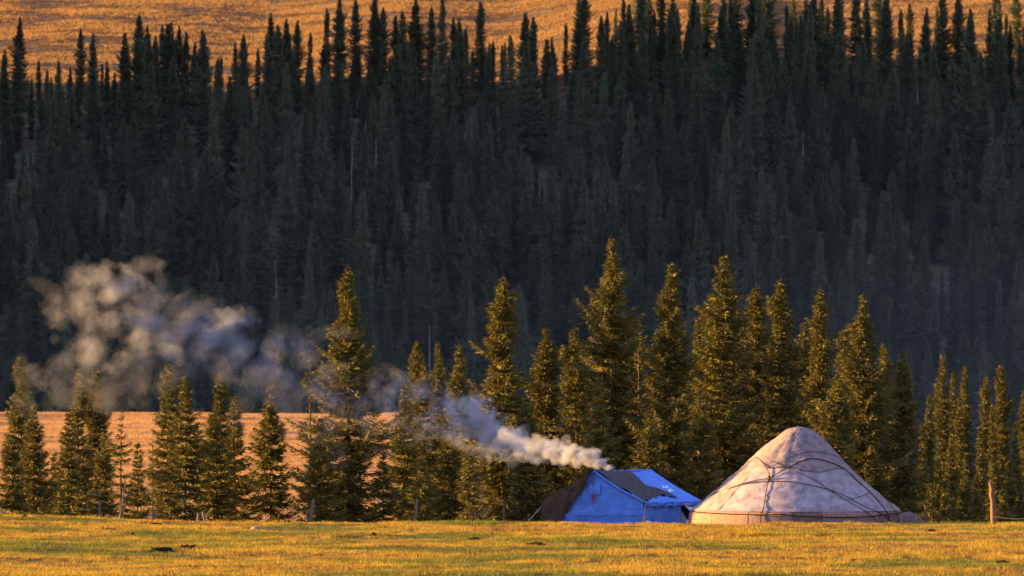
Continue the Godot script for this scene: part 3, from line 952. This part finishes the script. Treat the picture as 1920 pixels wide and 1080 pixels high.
func build_forest() -> void:
	var kinds := []
	for k in 8:
		kinds.append(one_mesh(spruce(900 + k, 18.0, [2.3, 1.8, 2.6, 1.9, 2.2, 1.6, 2.5, 2.0][k], [1, 1, 0, 1, 0, 1, 1, 1][k], 2.6, Color(0.092, 0.118, 0.062) * [1.0, 1.35, 0.8, 1.15, 1.3, 0.9, 1.1, 0.75][k])))
	var spots := []
	var taken := {}
	for i in 16000:
		var x := rng.randf_range(-340.0, 150.0)
		var d := rng.randf_range(800.0, 1035.0)
		var top := 995.0 + noise.get_noise_2d(x * 0.12, 55.0) * 6.0 + x * 0.15
		var fringe := d - top - 7.0 - noise.get_noise_2d(x * 1.1, 20.0) * 14.0
		if fringe > 0.0: continue
		if d < 838.0 and rng.randf() < 0.6: continue
		if x < -130.0 and rng.randf() < 0.7: continue
		var cell := Vector2i(floori(x / 4.0), floori(d / 6.0))
		var ok := true
		for a in 3:
			for b in 3:
				for q in taken.get(cell + Vector2i(a - 1, b - 1), []):
					if absf(q.x - x) < 2.2 and absf(q.y - d) < 4.4: ok = false
		if not ok: continue
		if not taken.has(cell): taken[cell] = []
		taken[cell].append(Vector2(x, d))
		var tall := rng.randf_range(0.45, 1.18) * (0.98 + 0.25 * noise.get_noise_2d(x * 0.6, d * 0.6))
		if fringe > -14.0: tall *= rng.randf_range(0.6, 1.0)
		spots.append([x, d, tall, rng.randi() % 8, fringe])
	print("forest trees ", spots.size())
	spots.sort_custom(func(a, b): return a[2] / a[1] + (0.0004 if a[4] > -14.0 else 0.0) > b[2] / b[1] + (0.0004 if b[4] > -14.0 else 0.0))
	var rest := []
	for k in 8: rest.append([])
	var made := 0
	for s in spots:
		var t := Transform3D(Basis(Vector3.UP, rng.randf() * TAU).scaled(Vector3(s[2] * rng.randf_range(0.85, 1.15), s[2], s[2])), ground_at(s[0], s[1]) + Vector3.DOWN * 0.2)
		if made < 290 and absf(s[0]) < s[1] * 0.0895:
			made += 1
			var o := put("forest_spruce", kinds[s[3]], null, self)
			o.transform = t
			if s[4] > -14.0:
				tag(o, "dark slender spruce on the upper forest edge against the sunlit upland", "tree", "spruces along the upper forest edge")
			else:
				tag(o, "tall dark spruce within the shaded forest on the hillside", "tree", "spruces of the shaded forest")
		else:
			rest[s[3]].append([t])
	var mass := base("shaded_forest", Vector3.ZERO)
	tag(mass, "dense dark spruce forest covering the shaded hillside", "forest", "", "stuff")
	for k in 8:
		if rest[k].size():
			scatter("spruces", "", kinds[k], null, rest[k], mass)

	# hidden wood added behind the row at the camp to shade the valley spruces
	mass = base("added_valley_wood", Vector3.ZERO)
	tag(mass, "hidden spruce wood on the valley floor, added to shade the valley spruces", "forest", "", "stuff")
	for k in 8:
		var wood := []
		for i in 14:
			var d := rng.randf_range(285.0, 430.0)
			var x := rng.randf_range(0.032, 0.068) * d
			var f := rng.randf_range(0.75, 1.0) * (0.9 if d < 330.0 else 1.0)
			wood.append([Transform3D(Basis(Vector3.UP, rng.randf() * TAU).scaled(Vector3.ONE * f), ground_at(x, d))])
		scatter("spruces", "", kinds[k], null, wood, mass)

	# dead trunks among the living
	var snags := [[660, 268, 885, 7], [705, 262, 900, 5], [685, 228, 930, 4], [516, 488, 835, 6], [1720, 160, 960, 5], [1507, 248, 930, 4], [1713, 520, 850, 5], [1847, 465, 880, 4], [253, 505, 840, 4], [805, 610, 830, 4], [1600, 255, 935, 4]]
	for s in snags:
		var dd := 1000.0                                # farthest place on the slope from where its top shows there
		while dd > 830.0 and spot(s[0], s[1], dd).y - height(spot(s[0], s[1], dd).x, dd) < 12.0: dd -= 3.0
		post("dead_tree", s[0], s[1], dd, 0.16, rng.randf_range(-0.5, 0.5), M.snag, "pale bare dead trunk standing in the shaded forest", "dead tree", "dead trunks in the forest", s[3])

func build_spruces() -> void:
	var t := [
		# the row behind tent and yurt
		[1145, 440, 78, 184, 1, "tallest golden spruce, behind the roof of the blue tent"],
		[1198, 588, 42, 198, 4, "thin ragged spruce squeezed between the tallest spruce and its neighbour behind the tent"],
		[1259, 490, 66, 183, 0, "golden pointed spruce with a visible lower trunk between tent and yurt"],
		[1360, 470, 82, 187, 1, "broad tall spruce with a ragged top behind the edge of the yurt beside the tent"],
		[1415, 530, 50, 192, 1, "narrow spruce leaning on the broad one behind the yurt"],
		[1468, 515, 62, 184, 0, "tall spruce rising just beside the peak of the yurt, on the tent side"],
		[1540, 535, 54, 188, 1, "slim orange-lit spruce rising behind the peak of the yurt"],
		[1622, 548, 72, 181, 1, "dark tall spruce behind the yurt slope that is turned from the tent"],
		[1690, 655, 72, 186, 0, "shorter dark spruce at the end of the row, behind the brown heap"],
		[1122, 705, 48, 179, 3, "bushy low spruce standing before the tallest one behind the tent"],
		[1075, 610, 56, 193, 1, "slender spruce behind the hanging net of the blue tent"],
		[1026, 612, 46, 187, 1, "thin golden spruce next to the wide conical one"],
		[945, 512, 84, 184, 0, "wide golden conical spruce rising straight above the dense white smoke"],
		[985, 745, 58, 180, 0, "dark low spruce at the foot of the wide golden conical one"],
		[1310, 740, 60, 178, 3, "dark low spruce between blue tent and yurt"],
		[1570, 700, 55, 179, 0, "dark low spruce close behind the yurt"],
		[1215, 760, 55, 178, 0, "dark low spruce close behind the roof of the blue tent"],
		[1180, 600, 62, 204, 0, "dark spruce filling the gap behind the tallest golden one"],
		[1232, 610, 62, 206, 1, "dark spruce filling the gap behind the golden pointed one"],
		[1308, 590, 66, 202, 0, "dark spruce between the golden pointed one and the broad tall one"],
		[1392, 590, 66, 208, 1, "dark spruce deep behind the broad tall one with the ragged top"],
		[1505, 600, 66, 203, 0, "dark spruce in the gap behind the peak of the yurt"],
		[1582, 610, 66, 206, 1, "dark spruce in the gap beside the slim orange-lit one"],
		[1655, 640, 66, 203, 0, "dark spruce between the last two trees of the row"],
		[1100, 650, 60, 200, 0, "dark spruce between the slender one and the tallest one"],
		# middle
		[862, 640, 40, 225, 1, "distant orange spruce beside the wide golden conical one"],
		[785, 635, 44, 242, 1, "distant round-topped spruce behind the thin smoke"],
		[819, 640, 38, 238, 1, "distant slim spruce next to the round-topped one"],
		[796, 672, 38, 205, 0, "small dark pointed spruce before the distant round-topped one"],
		[757, 722, 52, 198, 3, "spruce veiled by the smoke, beside the big layered spruce"],
		[842, 800, 56, 182, 0, "smoke-veiled low spruce under the distant orange one"],
		[880, 845, 50, 174, 3, "bright bushy young spruce under the densest smoke"],
		[790, 850, 56, 178, 3, "low bushy spruce by the straight fence post"],
		[720, 845, 50, 180, 3, "low dark spruce at the foot of the big layered spruce, before the pasture gap"],
		[650, 495, 96, 181, 0, "big spruce with wide layered drooping branches, alone above the smoke"],
		[578, 664, 46, 190, 4, "thin sparse spruce in bluish smoke beside the big layered one"],
		[603, 775, 56, 179, 0, "golden bushy spruce by the leaning fence post"],
		# groups over the meadow
		[510, 716, 52, 182, 0, "pointed golden spruce standing in blue smoke over the meadow"],
		[416, 690, 38, 214, 1, "brownish spruce with a flat top in the pair over the meadow"],
		[442, 738, 48, 184, 0, "golden spruce with a bare spike, before the brownish flat-topped one"],
		[402, 770, 42, 181, 1, "golden narrow spruce tight against the brownish flat-topped one"],
		[316, 677, 36, 202, 1, "slim spruce half hidden by the full golden one over the meadow"],
		[345, 703, 58, 180, 0, "full golden spruce with a wide base by the two pale stumps"],
		[228, 763, 40, 196, 4, "sparse dark spruce with gaps, by the leaning dead sapling"],
		[195, 812, 46, 200, 0, "dark low conical spruce by the pale short post"],
		[258, 827, 34, 216, 0, "small dark spruce between the sparse one and the full golden one"],
		[284, 820, 28, 212, 4, "very thin dark spruce beside the full golden one"],
		[150, 688, 34, 224, 1, "tall orange columnar spruce of the twin pair touching the smoke"],
		[181, 688, 38, 232, 1, "tall grey-green columnar spruce of the twin pair touching the smoke"],
		[128, 772, 36, 195, 0, "light green pointed spruce before the twin columnar pair"],
		[103, 847, 24, 200, 0, "small dark spruce squeezed between two larger ones over the meadow"],
		[61, 758, 42, 192, 0, "dark pointed spruce beside the crooked-topped one"],
		[36, 663, 42, 228, 1, "tall spruce with a bushy crooked top, half in smoke"],
		[22, 800, 52, 181, 3, "golden low spruce with a bright bare trunk foot"],
		[115, 913, 26, 176, 3, "larger of the two sapling spruces at the pasture edge"],
		[149, 917, 24, 175, 3, "smaller of the two sapling spruces at the pasture edge"],
		[237, 950, 16, 172, 3, "tiny spruce seedling at the foot of the leaning dead sapling"],
		[78, 950, 15, 174, 3, "tiny spruce seedling in the grass by the golden low spruce"],
	]
	for a in t:
		plant_spruce(a[0], a[1], a[2], a[3], a[4], a[5], "spruces behind the camp" if a[0] > 700 else "spruces over the meadow")
	# unseen spruces added beyond the frame to shade tent, yurt and young smoke
	for a in [[-18.5, 172.0, 9.5, 4], [-22.5, 171.0, 9.5, 4], [-26.0, 174.2, 11.0, 4], [-30.0, 176.0, 11.5, 4], [-34.0, 173.6, 11.0, 4], [-38.0, 177.8, 12.5, 4], [-42.0, 172.4, 11.5, 4], [-24.0, 166.5, 6.2, 0], [-27.5, 168.6, 6.8, 0], [-31.0, 168.0, 7.4, 0], [-35.0, 170.4, 7.8, 0], [-39.5, 169.8, 8.6, 0], [-44.0, 172.0, 9.0, 0]]:
		var o := base("spruce_tree", ground_at(a[0], a[1]), "unseen spruce past the crooked-topped one, added to shade the camp", "tree", "unseen spruces added for shade")
		var made := spruce(int(a[2] * 100.0), a[2], a[2] * (0.16 if a[3] == 0 else 0.12), a[3], 1.5)
		put("trunk", made[0], M.bark, o)
		put("crown", made[1], M.needles, o)
	var far := [
		[1766, 658, 34, 380, 1, "tallest sunlit spruce of the valley behind the yurt"], [1790, 692, 24, 386, 1, "thin sunlit spruce beside the tallest valley one"], [1811, 680, 26, 392, 1, "narrow sunlit-topped valley spruce third in the row beyond the yurt"],
		[1744, 735, 40, 362, 0, "dim valley spruce tight beside the dark end of the row"], [1848, 700, 26, 398, 1, "dull orange slim valley spruce next to the bright golden one"], [1877, 676, 38, 376, 1, "bright golden valley spruce above the tall fence post"],
		[1903, 785, 26, 352, 0, "short valley spruce beyond the tall fence post"], [1919, 728, 24, 382, 1, "orange valley spruce last in the row past the tall fence post"],
	]
	for a in far:
		plant_spruce(a[0], a[1], a[2], a[3], a[4], a[5], "sunlit valley spruces", "valley_spruce")
	var shade := [[1725, 790, 330], [1756, 850, 310], [1785, 800, 340], [1812, 850, 318], [1835, 790, 345], [1862, 850, 322], [1890, 860, 308], [1912, 880, 300], [1770, 900, 290], [1830, 905, 288], [1880, 915, 286], [1800, 740, 372], [1860, 760, 366], [1938, 800, 340], [1745, 905, 282], [1700, 760, 345], [1955, 850, 305]]
	for a in shade:
		plant_spruce(a[0], a[1], 46.0 * 300.0 / a[2] * 0.75, a[2], [0, 1][int(a[1]) % 2], "dark shaded spruce in the valley behind the tall fence post", "shaded valley spruces", "valley_spruce")

func build_small_things() -> void:
	# brown heap beside the yurt
	var hp := spot(1700, 975, 163.0)
	lump("covered_heap", Vector3(hp.x, height(hp.x, 163.0) + 0.1, -163.0), Vector3(0.55, 0.50, 0.5), 3, M.felt_wall_dark, "low brown felt-covered heap against the yurt wall", "heap", "", 0.2)
	# posts and stumps along the edge of the pasture
	post("fence_post", 1858, 906, 149.0, 0.080, -0.10, M.post_wood, "tall thick orange-lit fence post with a wire, leaning slightly")
	post("fence_post", 1735, 950, 164.0, 0.05, 0.0, M.post_wood, "short round fence post standing near the yurt")
	post("fence_post", 783, 938, 163.0, 0.035, 0.12, M.grey_wood, "thin straight grey fence post between the smoke and the pasture")
	post("fence_post", 588, 938, 164.0, 0.05, 0.18, M.grey_wood, "leaning grey fence post before the golden bushy spruce")
	post("fence_post", 944, 936, 164.0, 0.045, -0.06, M.bark, "dark crooked fence post near the guy rope of the tent")
	post("fence_post", 187, 941, 164.0, 0.045, 0.0, M.grey_wood, "pale short weathered post before the dark low spruces")
	post("stump", 289, 959, 166.0, 0.06, -0.05, M.grey_wood, "short broken stump at the foot of the full golden spruce", "stump")
	post("stump", 372, 964, 167.0, 0.06, 0.0, M.grey_wood, "grey stump, thicker one of a pair at the pasture edge", "stump")
	post("stump", 382, 962, 167.3, 0.05, -0.12, M.grey_wood, "grey stump, leaning one of a pair at the pasture edge", "stump")
	post("dead_sapling", 238, 885, 168.0, 0.035, 0.28, M.grey_wood, "leaning bare dead sapling with short twigs before the sparse spruce", "dead tree", "", 9)
	# wire from the tall post
	var a := spot(1860, 968, 149.0)
	var b := spot(1960, 966, 143.0)
	var line := []
	for i in 9: line.append(a.lerp(b, i / 8.0) + Vector3.DOWN * 0.08 * sin(i / 8.0 * PI))
	tag(put("fence_wire", tube(line, 0.006, 5), M.iron, self), "thin slack wire running from the tall fence post", "wire")
	# pieces lying in the grass
	var clods := [[300, 1034, 26, 0.34], [352, 1032, 20, 0.5], [290, 984, 13, 0.3], [700, 1012, 6, 0.6], [890, 1014, 11, 0.3], [1745, 999, 12, 0.35], [1005, 1020, 20, 0.22], [47, 979, 5, 0.5], [785, 1046, 6, 0.7], [1600, 1056, 7, 0.5], [250, 1006, 5, 0.5], [1880, 1058, 14, 0.3]]
	for c in clods:
		var d: float = EYE / ((c[1] - HORIZON) / FOCAL)
		for k in 6:
			var q: float = (c[0] - 960.0) / FOCAL * d
			d = (EYE - height(q, d)) / ((c[1] - HORIZON) / FOCAL)
			d = minf(d, 150.0)
		var x: float = (c[0] - 960.0) / FOCAL * d
		var r: float = c[2] / FOCAL * d
		lump("earth_clod", ground_at(x, d) + Vector3.UP * 0.01, Vector3(r, maxf(r * c[3] * 0.55, 0.035) + 0.03, r * 0.9), int(c[0]), M.clod, "dark clod of earth lying in the pasture grass", "clod", "clods in the pasture", 0.8)
	for c in [[480, 983, 9, "flat pale stone lying in the grass before the spruces"], [1563, 1000, 0, ""]]:
		if c[2] > 0:
			var d := 146.0
			var x: float = (c[0] - 960.0) / FOCAL * d
			lump("stone", ground_at(x, d) + Vector3.UP * 0.04, Vector3(0.12, 0.06, 0.1), int(c[0]), M.stone, c[3], "stone")
	var wp := spot(748, 972, 158.0)
	lump("white_bottle", Vector3(wp.x, height(wp.x, 158.0) + 0.30, -158.0), Vector3(0.075, 0.05, 0.05), 2, M.white_plastic, "small white scrap at the pasture edge by the thin straight post", "litter", "", 0.2)
